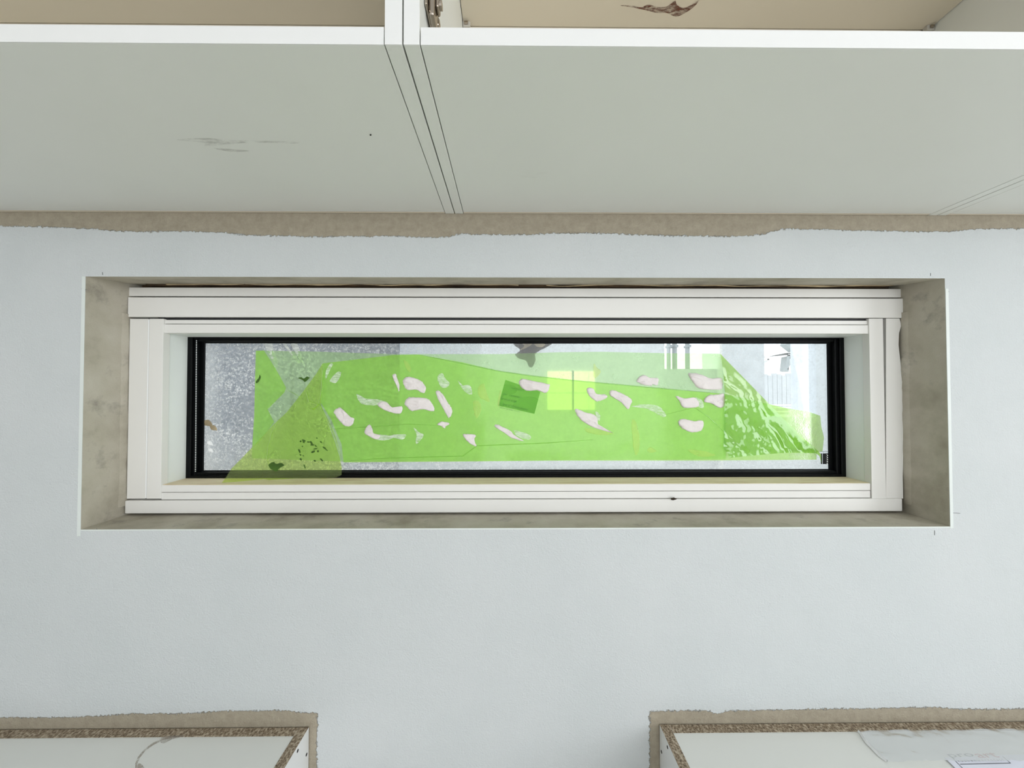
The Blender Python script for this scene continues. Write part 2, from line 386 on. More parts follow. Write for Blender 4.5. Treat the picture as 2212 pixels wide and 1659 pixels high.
# backing that keeps the joints dark
bm = bmesh.new()
for (a, b, c, d) in ((X0 + .004, xl - .012, Zb0 + .006, Zt0 - .006), (xr + .012, X1 - .004, Zb0 + .006, Zt0 - .006), (xl - .012, xr + .012, zhead + .012, Zt0 - .006), (xl - .012, xr + .012, Zb0 + .006, zsill - .012)):
    add_box(bm, a, b, .0945, .19, c, d)
link('backing', bm, m_dark, win)
wbox(276, 622.5, 1951, 641, .080, .013); wbox(276, 643.5, 1951, 685.5, .076, .017)
wbox(342, 686, 1903, 692, .0835, .009, m_ink_gap, 'gap_shade_strip', 0)  # black strip set into the gap to paint its shade
wbox(354, 691.8, 1880, 700.2, .081, .011); wbox(354, 701.2, 1880, 720, .079, .013)
wbox(277, 688.5, 317, 1077.5, .078, .014); wbox(319.5, 688.5, 350, 1077.5, .0765, .0155); wbox(317, 690, 319.5, 1076, .0775, .01, m_white, 'joint_bead', 0)
wbox(1880.5, 688, 1911, 1077.5, .0765, .0155)
# outer right upright with the wavy plaster-side edge
pts = [(1914, 688), (1943, 688), (1947, 702), (1942, 720), (1941, 745), (1946, 790), (1952, 830), (1953, 900), (1952, 960), (1950, 1030), (1951, 1077), (1914, 1077)]
prism('frame_board', m_frame, win, [P(a, b, .078) for a, b in pts], (0, .014, 0))
wbox(348.5, 1046.3, 1880, 1061.3, .079, .0015); wbox(348.5, 1062.3, 1880, 1077, .0785, .013)
bm = bmesh.new(); a, b = P(269, 1094, .074), P(1950, 1094, .074)
add_box(bm, a.x, b.x, .074, .094, P(1100, 1107.5, .074).z, P(1100, 1079.5, .074).z, 0, None, .002)
link('sill_nosing', bm, m_frame, win, smooth=False)
# liners of the inner opening
YB = .137
box('liner', m_liner, win, xl - .012, xl, YF + .0146, YB + .03, zsill - .002, zhead + .012, .0004)
box('liner', m_liner, win, xr, xr + .012, YF + .0146, YB + .03, zsill - .002, zhead + .012, .0004)
box('liner', m_liner, win, xl, xr, YF + .0146, YB + .03, zhead, zhead + .012, .0004)
box('wooden_sill', m_wood, win, xl, xr, YF + .0027, YB + .03, zsill - .012, zsill, .0004)
# black sash
def ring(name, mat, px0, py0, px1, py1, wpx, Y, th, bev=.001, wv=None):
    wv = wv or wpx
    a = P(px0, 880, Y).x; b = P(px1, 880, Y).x; t = P(1100, py0, Y).z; d = P(1100, py1, Y).z; w = wpx / FPX * (Y + DIST); v = wv / FPX * (Y + DIST)
    for q in ((a, a + w, d, t), (b - w, b, d, t), (a + w, b - w, t - v, t), (a + w, b - w, d, d + v)):
        box(name, mat, win, q[0], q[1], Y, Y + th, q[2], q[3], bev)
ring('sash_bar', m_black, 401, 725, 1828, 1032, 12, YB, .018, .001, 6)
ring('sash_bar', m_black, 412, 730, 1817, 1027, 12, .142, .013, .002, 8)
ring('glazing_bead', m_black, 423.5, 736, 1805.5, 1021, 16.5, .1525, .0034, .001, 6)
bm = bmesh.new()
for k in range(78):
    p = P(424.3 - k * .03, 736 + k * 3.66, .1415)
    add_box(bm, p.x - .0006, p.x + .0006, .1410, .1425, p.z - .0009, p.z + .0009)
tag(link('gasket_stitching', bm, m_white, win), kind='stuff')
pane = pxbox('pane', m_glass, win, 436, 738, 1794, 1019, .156, .001, 0)
# foam and torn plaster in the joint above the frame
def ragged(name, mat, x0, x1, zc, zr, y, r, seed, n=160, thr=-9):
    bm = bmesh.new(); rings = []
    for i in range(n + 1):
        x = x0 + (x1 - x0) * i / n; k = r * (0.55 + 0.9 * abs(noise.noise(Vector((x * 9, seed, 0)))) + .35 * noise.noise(Vector((x * 40, seed, 3))))
        k = max(k, .0004); cz = zc + zr * noise.noise(Vector((x * 14, seed, 5)))
        rings.append([bm.verts.new((x, y + k * math.cos(q) * 1.4, cz + k * math.sin(q))) for q in [j * math.pi / 3 for j in range(6)]])
    for a, b in zip(rings, rings[1:]):
        for j in range(6): bm.faces.new((a[j], a[(j + 1) % 6], b[(j + 1) % 6], b[j]))
    bm.faces.new(rings[0]); bm.faces.new(rings[-1]); bmesh.ops.recalc_face_normals(bm, faces=bm.faces)
    return link(name, bm, mat, win, smooth=True)
zf = P(1100, 616, .08).z
box('joint_filler', m_brown, win, X0 + .01, X1 - .01, .094, .13, Zt0 - .008, Zt1 + .004, 0)
ragged('sealant_foam', m_brown, X0 + .03, X1 - .02, zf + .0010, .002, .086, .0046, 1.3)
ragged('sealant_foam', m_foam, P(360, 610, .08).x, P(1120, 610, .08).x, zf + .0008, .004, .0805, .0021, 7.1)
ragged('sealant_foam', m_foam, P(1180, 610, .08).x, P(1930, 610, .08).x, zf + .0008, .004, .0805, .0019, 4.4)
for (a, b, c, d) in ((271, 700, 275, 1075), (1950, 700, 1956, 1075)):
    box('plaster_joint', m_brown, win, P(a, 880, .082).x, P(c, 880, .082).x, .085, .10, P(1100, d, .082).z, P(1100, b, .082).z, 0)
# uneven plaster lips beside the frame
def lip(x, z0, z1, side, seed):
    bm = bmesh.new(); n = 60; A = []; B = []; D = []
    for i in range(n + 1):
        z = z0 + (z1 - z0) * i / n; k = .003 + .004 * abs(noise.noise(Vector((z * 18, seed, 0)))) + .0012 * noise.noise(Vector((z * 90, seed, 2)))
        A.append(bm.verts.new((x, .070 - k, z))); B.append(bm.verts.new((x + side * k, .076, z))); D.append(bm.verts.new((x, .090, z)))
    for i in range(n):
        bm.faces.new((A[i], A[i + 1], B[i + 1], B[i])); bm.faces.new((B[i], B[i + 1], D[i + 1], D[i]))
    bmesh.ops.recalc_face_normals(bm, faces=bm.faces)
    return link('plaster_lip', bm, m_raw, win, smooth=True)
lip(Xl, Zb0 + .02, Zt0 - .055, 1, 2.0); lip(Xr, Zb0 + .02, Zt0 - .05, -1, 6.0)
# grit on the sill nosing and dark clump behind the top of the pane
blob(win, [(1449, 1077), (1455, 1075), (1462, 1077.5), (1457, 1080), (1451, 1080)], .073, .002, m_brown, 3, 'mortar_crumb')
blob(win, [(1112, 741), (1190, 741), (1168, 756), (1156, 765), (1157, 776), (1151, 792), (1143, 792), (1136, 779), (1122, 775), (1113, 766), (1124, 756)], .170, .004, m_oclay, 8, 'mortar_clump')
for k, pts in enumerate(([(1128, 741), (1150, 741), (1140, 750), (1122, 757), (1132, 748)], [(1155, 741), (1178, 743), (1170, 750), (1158, 748)],
                         [(610, 741), (616, 741), (632, 762), (646, 778), (650, 785), (640, 780), (628, 765)], [(570, 741), (586, 741), (592, 757), (600, 785), (594, 800), (588, 780), (578, 760)],
                         [(628, 741), (641, 741), (650, 765), (655, 785), (643, 770)])):
    blob(win, pts, .1555 if k > 1 else .165, .001, m_thin if k > 1 else m_foam, 20 + k, 'straw_bit')
for k, (a, b, s) in enumerate(((449, 915, 1.0), (461, 925, .8), (453, 958, .7), (455, 973, .6))):
    blob(win, [(a - 9 * s, b - 6 * s), (a, b - 8 * s), (a + 7 * s, b - 3 * s), (a + 10 * s, b + 6 * s), (a, b + 5 * s), (a - 7 * s, b + 3 * s)], .1552, .0006, m_foam if k < 2 else m_white, 30 + k, 'paint_fleck')
# printed glass mark in the lower right corner of the pane
mk = pxbox('glass_mark', m_ink_gap, win, 1777.5, 979.5, 1789, 1002.5, .1553, .0004, 0); tag(mk, label='black printed glass mark with white stripes')
pxbox('glass_mark_print', m_ink_gap, win, 1773.5, 979.5, 1776, 1002.5, .1553, .0004, 0)
text('glass_mark_print', 'Aquila', m_ink_gap, win, P(1772, 977.5, .1548), (1, 0, 0), (0, 0, 1), .017, .004)
for k in range(5):
    pts = [(1785, 981.5), (1787.5, 982), (1789, 984), (1788, 985.5)]
    prism('glass_mark_stripe', m_white, win, [P(a, b + k * 4.6, .1550) for a, b in pts], (0, .0002, 0))
for k in range(2):
    text('glass_mark_print', 'EN 1279-5 IIIII', m_opost, win, P(1773.5, 1007 + k * 2.3, .1549), (1, 0, 0), (0, 0, 1), .0105, .0013)

# ================================================================ green protective film
film_o = empty('green_protective_film', P(1100, 995, .154), label='green protective film half peeled off the window pane, smeared with white filler', cat='film')
A = [(552, 757), (700, 760), (850, 765), (1085, 765), (1200, 761), (1300, 760), (1440, 763), (1556, 764), (1561, 790), (1567, 850), (1568, 992), (1300, 994), (1000, 996), (740, 997), (544, 990), (545, 955), (549, 900)]
sheet('stuck_sheet', m_filmA, film_o, A, lambda a, b: .1548, 5, .0002)
Cc = [(697, 785), (850, 767), (905, 766), (1000, 783), (1080, 802), (1150, 812), (1240, 822), (1350, 832), (1450, 841), (1566, 851), (1640, 868), (1700, 882), (1745, 889), (1772, 898), (1774, 920), (1780, 945), (1777, 975), (1764, 977), (1764, 993), (1500, 995), (1200, 995), (1000, 997), (742, 999), (738, 960), (715, 905), (693, 870)]
sheet('loose_sheet', m_filmC, film_o, Cc, lambda a, b: .1532, 5, .0008)
sheet('crumpled_edge', m_filmC, film_o, [(553, 758), (570, 757), (585, 780), (606, 815), (618, 838), (614, 848), (590, 872), (578, 884), (592, 912), (575, 935), (556, 958), (545, 965), (549, 900)], lambda a, b: .1540, 4, .0006)
def yl(a, b):
    t = max(0, (b - 785) / 258); u = min(1, max(0, (a - 480) / 258)); return .151 - t * (.058 * (1 - u) + .0155 * u)
FL = [(697, 785), (684, 806), (650, 852), (620, 890), (590, 918), (560, 950), (522, 990), (500, 1012), (489, 1030), (479, 1043), (520, 1040), (570, 1035), (582, 1037), (640, 1033), (700, 1033), (727, 1031), (738, 1026), (738, 1010), (733, 985), (722, 950), (705, 905), (693, 874), (695, 840)]
sheet('folded_corner', m_filmL, film_o, FL, yl, 5, 0, lambda a, b: .0014 * noise.noise(Vector((a * .03, b * .02, 4))) * min(1, max(0, (1030 - b) / 40)))
# pressed crease lines of the fold
def crease(pts, w=1.6, m=None, dy=0.0):
    prs = []
    for i, q in enumerate(pts):
        a = Vector(pts[max(0, i - 1)]); b = Vector(pts[min(len(pts) - 1, i + 1)]); d = (b - a).normalized(); n = Vector((-d.y, d.x)) * w * (0.5 if 0 < i < len(pts) - 1 else 0.15)
        prs.append((Vector(q) + n, Vector(q) - n, Vector(q)))
    bm = bmesh.new(); rows = []
    for a, b, c in prs:
        rows.append([bm.verts.new(P(*a, yl(*a) - .0006 if dy == 0 else dy)), bm.verts.new(P(*c, (yl(*c) if dy == 0 else dy) - .0016)), bm.verts.new(P(*b, yl(*b) - .0006 if dy == 0 else dy))])
    for r1, r2 in zip(rows, rows[1:]):
        bm.faces.new((r1[0], r1[1], r2[1], r2[0])); bm.faces.new((r1[1], r1[2], r2[2], r2[1]))
    return link('crease', bm, m or m_filmL, film_o, smooth=True)
crease([(697, 790), (697, 820), (695, 850), (690, 872), (678, 884), (665, 880)], 4)
crease([(600, 908), (588, 935), (580, 965), (577, 990), (580, 1004)], 2.5)
crease([(660, 838), (663, 850), (668, 868), (690, 874), (704, 900), (722, 940), (736, 985)], 2.5)
crease([(620, 842), (640, 853), (652, 862)], 1.6, m_filmC, .1530); crease([(756, 996), (820, 990), (1000, 985), (1030, 963), (1180, 957), (1280, 950)], 1.6, m_filmC, .1525)
crease([(700, 928), (800, 922), (880, 916), (960, 920)], 1.4, m_filmC, .1525); crease([(1440, 895), (1500, 880), (1530, 900), (1566, 935)], 2, m_filmC, .1520)
crease([(905, 766), (1080, 802), (1150, 812), (1240, 822), (1350, 832), (1450, 841), (1566, 851)], 2.4, m_filmA, .1522)
FR = [(1556, 764), (1575, 784), (1625, 835), (1660, 871), (1700, 912), (1735, 946), (1768, 975), (1774, 982), (1775, 1002), (1770, 985), (1762, 979), (1700, 978), (1660, 981), (1618, 985), (1575, 989), (1572, 980), (1563, 968), (1564, 920), (1566, 850), (1562, 800)]
def rr(a, b):
    p, q = (a + b) * .7071, (b - a) * .7071       # along and across the fold
    wv = noise.noise(Vector((p * .013, q * .013, 8))) * 22
    ridge = 1 - abs(noise.noise(Vector((p * .014, (q + wv) * .050, 6)))) * 2.2
    fine = 1 - abs(noise.noise(Vector((a * .055, b * .045, 11)))) * 2
    bot = max(0, (b - 940) / 45) * (1 - abs(noise.noise(Vector((a * .06, b * .02, 4)))) * 2)
    e = ((b - 764) - (a - 1556) * 1.009) / 1.42
    return min(1, max(.05, (e - 3) / 22)) * (-.0045 * ridge - .0016 * fine - .0015 * bot)
sheet('crumpled_flap', m_filmR, film_o, FR, lambda a, b: .1485, 6, 0, rr)
g = lambda pts, x0: [(x0 + a / 4.6075, 700 + b / 4.6075) for a, b in pts]
solid = [
 g([(555,560),(600,525),(680,540),(740,570),(765,600),(785,640),(760,690),(690,655),(600,655),(565,610)],750),
 g([(570,790),(600,735),(680,728),(790,740),(830,770),(865,830),(855,870),(760,850),(690,858),(640,865),(590,820)],750),
 g([(880,680),(910,662),(960,710),(1000,780),(1035,830),(1045,880),(1010,935),(960,850),(910,760)],750),
 g([(300,800),(340,772),(400,785),(450,830),(545,820),(540,880),(500,893),(420,875),(340,840)],750),
 g([(170,1075),(215,1000),(250,1040),(265,1090),(330,1110),(300,1150),(220,1120)],750),
 g([(450,510),(480,495),(500,545),(520,610),(515,670),(490,610),(465,560)],750),
 g([(895,1000),(940,970),(1020,990),(980,1020),(970,1040),(935,1015)],750),
 g([(1150,1100),(1200,1095),(1280,1105),(1265,1150),(1285,1215),(1230,1195),(1180,1150)],750),
 g([(1465,1015),(1490,998),(1560,1030),(1620,1060),(1670,1110),(1760,1165),(1640,1135),(1560,1080),(1500,1045)],750),
 g([(95,580),(125,545),(190,555),(260,570),(380,595),(405,610),(370,685),(280,660),(190,665),(130,640)],1100),
 g([(770,650),(800,632),(840,645),(870,695),(965,705),(970,735),(900,765),(860,765),(800,720)],1100),
 g([(1000,670),(1030,657),(1100,680),(1160,710),(1220,755),(1210,800),(1180,848),(1120,785),(1050,740),(1005,710)],1100),
 g([(655,850),(680,845),(760,880),(830,895),(880,940),(885,1000),(960,1060),(1035,1085),(880,1045),(800,1010),(720,960),(670,900)],1100),
 g([(1265,565),(1300,520),(1350,508),(1400,535),(1480,540),(1475,610),(1430,600),(1410,615),(1330,605),(1290,585)],1100),
 g([(260,500),(290,485),(400,505),(480,540),(560,535),(600,545),(600,640),(540,655),(420,650),(350,630),(300,570)],1430),
 g([(135,720),(170,722),(230,740),(320,730),(360,765),(370,805),(340,830),(230,835),(190,810),(175,770)],1430),
 g([(415,770),(460,710),(560,700),(620,695),(625,800),(590,835),(540,820),(490,790)],1430),
 g([(160,975),(190,945),(250,950),(320,965),(400,960),(415,1000),(390,1060),(300,1078),(230,1055),(180,1020)],1430),
 g([(1480,870),(1530,830),(1570,850),(1640,920),(1680,940),(1665,1000),(1610,1020),(1560,990),(1510,930)],400)]
for k, p in enumerate(solid): blob(film_o, p, .1522, .0052 if k in (9, 14, 1, 16) else .0036, m_blob, k)
thin_ = [
 g([(90,705),(120,705),(170,740),(300,750),(400,780),(320,800),(250,810),(160,800),(120,770)],750),
 g([(290,1100),(420,1110),(480,1100),(585,1100),(550,1150),(470,1130),(400,1155),(290,1150)],750),
 g([(900,520),(945,487),(975,540),(1020,590),(990,630),(940,630),(905,570)],750),
 g([(1100,560),(1140,610),(1220,610),(1245,700),(1180,680),(1130,620)],750),
 g([(660,1030),(720,1080),(760,1110),(700,1190),(680,1170),(690,1100)],750),
 g([(1660,1060),(1760,1080),(1830,1120),(1800,1150),(1700,1120)],750),
 g([(1215,820),(1330,800),(1400,800),(1490,820),(1560,900),(1530,925),(1430,870),(1340,835)],1100),
 g([(860,870),(900,900),(900,960),(870,940)],1100), g([(330,730),(400,760),(415,830),(380,835),(345,800)],1430),
 g([(1400,470),(1440,395),(1470,400),(1440,460),(1400,545)],400), g([(1510,480),(1550,480),(1540,530),(1500,585),(1460,580),(1440,560)],400)]
for k, p in enumerate(thin_): blob(film_o, p, .1520, .0005, m_thin, 50 + k, 'thin_smear')
def bits(mat, name, L, Y, h=.0005):
    for k, p in enumerate(L): blob(film_o, p, Y, h, mat, 80 + k, name)
rnd = random.Random(3); specks = []
for k in range(26):
    a, b = rnd.gauss(678, 20), rnd.gauss(968, 22)
    if not (632 < a < 716 and 915 < b < 1008): continue
    w, h = rnd.uniform(1.2, 5), rnd.uniform(.8, 2.2); an = rnd.uniform(-.6, 1.2)
    specks.append((a, b, [(a + w * math.cos(q) * math.cos(an) - h * math.sin(q) * math.sin(an), b + w * math.cos(q) * math.sin(an) + h * math.sin(q) * math.cos(an)) for q in (0, 1, 2.2, 3.1, 4.3, 5.4)]))
for k, (a, b, p) in enumerate(specks): blob(film_o, p, yl(a, b) - .001, .0005, m_debris, 100 + k, 'debris_speck')
for p in ([(580, 1004), (590, 998), (597, 1002), (606, 1000), (614, 1005), (603, 1012), (598, 1018), (586, 1014)], [(644, 817), (650, 815), (656, 818), (662, 814), (669, 816), (664, 821), (659, 825), (652, 820)], [(553, 824), (558, 818), (561, 810), (563, 816), (559, 824), (554, 828)]):
    blob(film_o, p, (yl(*p[0]) - .001) if p[0][1] > 900 else .1535, .0005, m_debris, 140, 'debris_speck')
bits(m_straw, 'pale_scuff', [[(872, 778), (880, 782), (888, 795), (886, 804), (880, 800), (874, 788)], [(1032, 840), (1044, 828), (1052, 850), (1058, 868), (1046, 864), (1036, 858)], [(1022, 868), (1034, 866), (1040, 884), (1030, 904), (1024, 890)],
     [(1364, 912), (1374, 912), (1382, 950), (1378, 980), (1370, 976)], [(1398, 974), (1404, 966), (1418, 974), (1408, 978)], [(1264, 925), (1290, 928), (1326, 936), (1300, 940), (1270, 934)], [(1486, 972), (1520, 974), (1545, 984), (1510, 986)], [(1078, 852), (1082, 842), (1079, 876), (1075, 874)],
     [(1283, 785), (1290, 795), (1298, 802), (1292, 812), (1284, 816), (1282, 800)]], .1528, .0003)
# the maker's label seen from behind, upside down
L4 = [(1091.7, 820.5), (1167, 846.4), (1154.4, 894), (1076.6, 876.5)]
lab = prism('back_label', m_label, film_o, [P(a, b, .1530) for a, b in L4], (0, .0003, 0)); tag(lab, label='dark green printed label seen from behind')
xd = (P(1154, 893, 0) - P(1077, 876, 0)).normalized(); yd = Vector((xd.z, 0, -xd.x))  # rotated half a turn, mirrored
for (px, py, s, w, h) in ((1148, 846, '10347501', .030, .0034), (1130, 858, '1034201', .026, .0036), (1122, 868, '4.08  01', .032, .0040), (1155, 889, 'KGNO 1020 4081D', .066, .0048), (1128, 886, 'film 0.08 mm', .040, .0024)):
    pass
for (px, py, s, w, h) in ((1104, 836, '10520051', .030, .0036), (1087, 849, 'Nr. 1034201', .042, .0040), (1083, 859, 'Article 4.08', .036, .0042), (1080, 870, 'L 1040 B 2010 D 4081D', .066, .0050), (1080, 879, 'film 0.08 mm', .046, .0026)):
    text('label_print', s, m_ltext, film_o, P(px, py, .1524) + Vector((0, 0, 0)), xd, yd, w, h)

# ================================================================ wall cabinets
zbot = 0.3357 + H; th = 0.0176; dep = 0.3448; ztop = P(1106, 57.5, -.009).z + th
xa, xb_, xc = -0.1211, -0.1034, -0.0864
def cabinet(x0, x1, name_label, group, lpanel, rpanel, hinge=False):
    o = empty('wall_cabinet', ((x0 + x1) / 2, 0, zbot), label=name_label, cat='cabinet', group=group)
    g_ = .0005
    box('side_panel', [m_lam, m_edge], o, x0 + g_, x0 + lpanel - g_, -dep, -.001, zbot, ztop, .0006)
    box('side_panel', [m_lam, m_edge], o, x1 - rpanel + g_, x1 - g_, -dep, -.001, zbot, ztop, .0006)
    box('bottom_panel', m_lam, o, x0 + lpanel + g_, x1 - rpanel - g_, -dep + .0008, -.0105, zbot + .0002, zbot + th, .0006)
    box('back_rail_edge', m_edge, o, x0 + lpanel + g_, x1 - rpanel - g_, -.0098, -.0080, zbot + .0001, zbot + .012, .0002)
    box('top_panel', m_in, o, x0 + lpanel + g_, x1 - rpanel - g_, -dep + .0008, -.009, ztop - th, ztop, .0005)
    box('back_panel', m_in, o, x0 + lpanel + g_, x1 - rpanel - g_, -.0075, -.001, zbot + .0006, ztop, .0003)
    # light edge band on the front
    bx = lambda a, b, c, d: box('edge_band', m_edge, o, a, b, -dep - .0006, -dep + .0001, c, d, .0002)
    bx(x0 + g_, x0 + lpanel - g_, zbot, ztop); bx(x1 - rpanel + g_, x1 - g_, zbot, ztop)
    box('edge_band', m_edge, o, x0 + lpanel + g_, x1 - rpanel - g_, -dep - .0002, -dep + .0008, zbot + .0002, zbot + th, .0002)
    box('edge_band', m_edge, o, x0 + lpanel + g_, x1 - rpanel - g_, -dep - .0002, -dep + .0008, ztop - th, ztop, .0002)
    # hanging brackets in the upper back corners
    for s, x in ((1, x0 + lpanel), (-1, x1 - rpanel)):
        b = box('hanging_bracket', m_plast, o, min(x, x + s * .014), max(x, x + s * .014), -.019, -.0100, ztop - th - .010, ztop - th, .001)
        box('bracket_hook', m_steel, b, min(x + s * .003, x + s * .010), max(x + s * .003, x + s * .010), -.022, -.019, ztop - th - .007, ztop - th - .002, .0006)
    return o
Wl = -0.1034 - .90
cab_l = cabinet(Wl, xb_, 'left white wall cabinet with open front above the window', None, .0172, xb_ - xa)
cab_r = cabinet(xb_ + .0006, .8215, 'right wide white wall cabinet above the window with a door hinge and brown stain inside', None, xc - xb_ - .0006, .0172)
cab_e = cabinet(.8225, 1.42, 'last wall cabinet at the right edge, joined to the wide one', None, .0172, .0172)
# hinge on the inner face of the right cabinet's left side
hz = P(935, 26, -.30).z
hx = xc
hinge = empty('hinge', (hx, -.30, hz)); hinge.parent = cab_r; hinge.location = Vector((hx, -.295, hz)) - world_loc(cab_r)
def hb(name, x0, x1, y0, y1, z0, z1, bev=.001): return box(name, m_steel, hinge, hx + x0, hx + x1, y0, y1, z0, z1, bev)
zb_, zt_ = P(935, 54, -.31).z, P(935, -20, -.31).z
hb('hinge_plate', 0, .003, -.328, -.292, zb_ + .004, zt_, .001)
hb('hinge_arm', .003, .009, -.322, -.302, zb_ - .001, zt_ - .004, .002)
hb('hinge_arm', .009, .0125, -.316, -.304, zb_ + .014, zt_ - .006, .0015)
hb('hinge_spring', .003, .010, -.300, -.290, zb_ + .010, zb_ + .020, .002)
hb('hinge_spring', .003, .0085, -.302, -.291, zb_ + .026, zb_ + .034, .002)
bm = bmesh.new(); bmesh.ops.create_cone(bm, cap_ends=True, segments=16, radius1=.0045, radius2=.0045, depth=.003)
for v in bm.verts: v.co = Vector((hx + .0135 + v.co.z, -.310 + v.co.x, zb_ + .021 + v.co.y))
link('hinge_screw', bm, m_steel, hinge)
# stains: brown smudge on the underside of the top board, grey smears on the bottoms
def flat(name, mat, parent, px, Z, dz):
    bm = bmesh.new(); o_ = smooth_outline(px, 4); bm.faces.new([bm.verts.new(PZ(a, b, Z + dz)) for a, b in o_]); bmesh.ops.triangulate(bm, faces=bm.faces)
    return link(name, bm, mat, parent)
m_st1 = stain('brown_smudge', (112, 64, 46), 1.15, 90, .36, .68, (0.8, 2.2, 1)); m_st2 = stain('grey_smear', (160, 156, 142), .6, 80, .42, .8, (0.5, 2, 1)); m_st3 = stain('glue_trace', (176, 166, 152), .6, 90, .25, .6)
flat('smudge', m_st1, cab_r, [(1340, 12), (1365, 12), (1385, 16), (1400, 10), (1420, 15), (1440, 14), (1458, 2), (1462, 10), (1475, 17), (1495, 10), (1512, -2), (1500, 14), (1480, 28), (1460, 36), (1440, 28), (1420, 28), (1395, 22), (1365, 16)], ztop - th, -.0004)
flat('smear', m_st2, cab_l, [(380, 302), (440, 298), (500, 303), (560, 304), (640, 306), (640, 310), (560, 308), (510, 310), (445, 316), (440, 308)], zbot, -.0002)
flat('smear', m_st2, cab_l, [(460, 320), (500, 322), (540, 326), (500, 328)], zbot, -.0002)
flat('fleck', m_dark, cab_l, [(799, 290), (802, 290), (802, 293), (799, 293)], zbot, -.0002)

# ================================================================ base cabinets
zt = H - .6219
def base(x0, x1, label, side):
    o = empty('base_cabinet', ((x0 + x1) / 2, -.28, 0), label=label, cat='cabinet')
    t = .018
    box('side_panel', [m_edge, m_chip], o, x0, x0 + t, -.56, -.002, .10, zt, .0003, top=1)
    box('side_panel', [m_edge, m_chip], o, x1 - t, x1, -.56, -.002, .10, zt, .0003, top=1)
    box('back_panel', [m_top, m_chip], o, x0 + t + .0004, x1 - t - .0004, -.0195, -.002, .10, zt - .0004, .0003, top=1)
    box('top_panel', m_top, o, x0 + t + .0004, x1 - t - .0004, -.557, -.0200, zt - .018, zt - .0008, .0004)
    box('bottom_panel', m_top, o, x0 + t + .0004, x1 - t - .0004, -.557, -.0200, .12, .138, .0004)
    box('plinth', m_edge, o, x0 + .004, x1 - .004, -.50, -.484, 0, .099, .0004)
    for x in (x0 + t + .04, x1 - t - .04):
        for y in (-.46, -.06): box('adjustable_leg', m_dark, o, x - .015, x + .015, y - .015, y + .015, 0, .12, .003)
    return o
BL, BR = -0.3697, 0.2802
base_l = base(BL - .80, BL, 'left white base cabinet without worktop, chipboard edges and curved glue trace', 1)
base_r = base(BR, BR + .80, 'right white base cabinet without worktop, under clear film and paper sheet', -1)
def hole(parent, x, y, z, r=.0026):
    bm = bmesh.new(); bmesh.ops.create_cone(bm, cap_ends=True, segments=14, radius1=r, radius2=r, depth=.0006)
    for v in bm.verts: v.co = Vector((x + v.co.z, y + v.co.x, z + v.co.y))
    link('drill_hole', bm, m_dark, parent)
def PX(px, py, X):
    r_ = ray(px, py); return CAM + r_ * ((X) / r_.x)
for a in ((643, 1622), (662, 1630)): q = PX(*a, BL); hole(base_l, BL, q.y, q.z)
for a in ((1429, 1624), (1442, 1614)): q = PX(*a, BR); hole(base_r, BR, q.y, q.z)
def ribbon(name, mat, parent, pts, Z, w):
    rows = []; bm = bmesh.new()
    for i, q in enumerate(pts):
        a = Vector(pts[max(0, i - 1)]); b = Vector(pts[min(len(pts) - 1, i + 1)]); d = (b - a).normalized(); n = Vector((-d.y, d.x)) * w * (.6 + .5 * math.sin(i * 1.7) ** 2) / 2
        rows.append((bm.verts.new(PZ(*(Vector(q) + n), Z)), bm.verts.new(PZ(*(Vector(q) - n), Z))))
    for a, b in zip(rows, rows[1:]): bm.faces.new((a[0], a[1], b[1], b[0]))
    return link(name, bm, mat, parent)
ribbon('glue_trace', m_st3, base_l, [(388, 1591), (370, 1592), (352, 1597), (330, 1607), (312, 1621), (300, 1636), (294, 1650), (294, 1664)], zt - .0004, 5)
flat('glue_trace', m_st3, base_l, [(345, 1597), (362, 1590), (400, 1589), (372, 1597), (352, 1606)], zt, -.0003)
flat('glue_trace', m_st3, base_l, [(298, 1650), (306, 1651), (312, 1662), (298, 1662)], zt, -.0003)
# clear plastic film and the sheet of paper on the right one
pf = empty('clear_plastic_wrap', PZ(2000, 1610, zt), label='crumpled clear plastic wrap lying on the right base cabinet', cat='plastic wrap')
bm = bmesh.new(); NX, NY = 60, 18; G = []
c00, c01, c11, c10 = PZ(1853, 1581, zt), PZ(1917, 1648, zt), PZ(2420, 1648, zt), PZ(2330, 1577, zt)
c00.y = min(c00.y, -.021); c10.y = min(c10.y, -.021)
for i in range(NX + 1):
    row = []
    for j in range(NY + 1):
        u, v = i / NX, j / NY; p = (c00 * (1 - u) + c10 * u) * (1 - v) + (c01 * (1 - u) + c11 * u) * v
        n1 = 1 - abs(noise.noise(Vector((p.x * 26, p.y * 30, 1)))) * 2; n2 = abs(noise.noise(Vector((p.x * 60 + p.y * 30, p.y * 70, 5))))
        p = p + Vector((noise.noise(Vector((v * 4, 7, 0))) * .004 if i == 0 else 0, 0, .0006 + .0024 * min(1, u * 8) + .0016 * max(0, n1) ** 3 + .0010 * n2))
        row.append(bm.verts.new(p))
    G.append(row)
for i in range(NX):
    for j in range(NY): bm.faces.new((G[i][j], G[i + 1][j], G[i + 1][j + 1], G[i][j + 1]))
link('wrap_sheet', bm, m_clear, pf, smooth=True)
r1 = [(1854, 1581), (1860, 1586), (1866, 1596), (1874, 1607), (1886, 1619), (1900, 1634), (1916, 1646)]
bm = bmesh.new(); rw = []
for i, q in enumerate(r1):
    w = .0015 + .0012 * math.sin(i / 6 * math.pi); p = PZ(*q, zt); rw.append((bm.verts.new(p + Vector((-w, 0, .0005))), bm.verts.new(p + Vector((0, 0, .004))), bm.verts.new(p + Vector((w, 0, .001)))))
for a, b in zip(rw, rw[1:]):
    bm.faces.new((a[0], a[1], b[1], b[0])); bm.faces.new((a[1], a[2], b[2], b[1]))
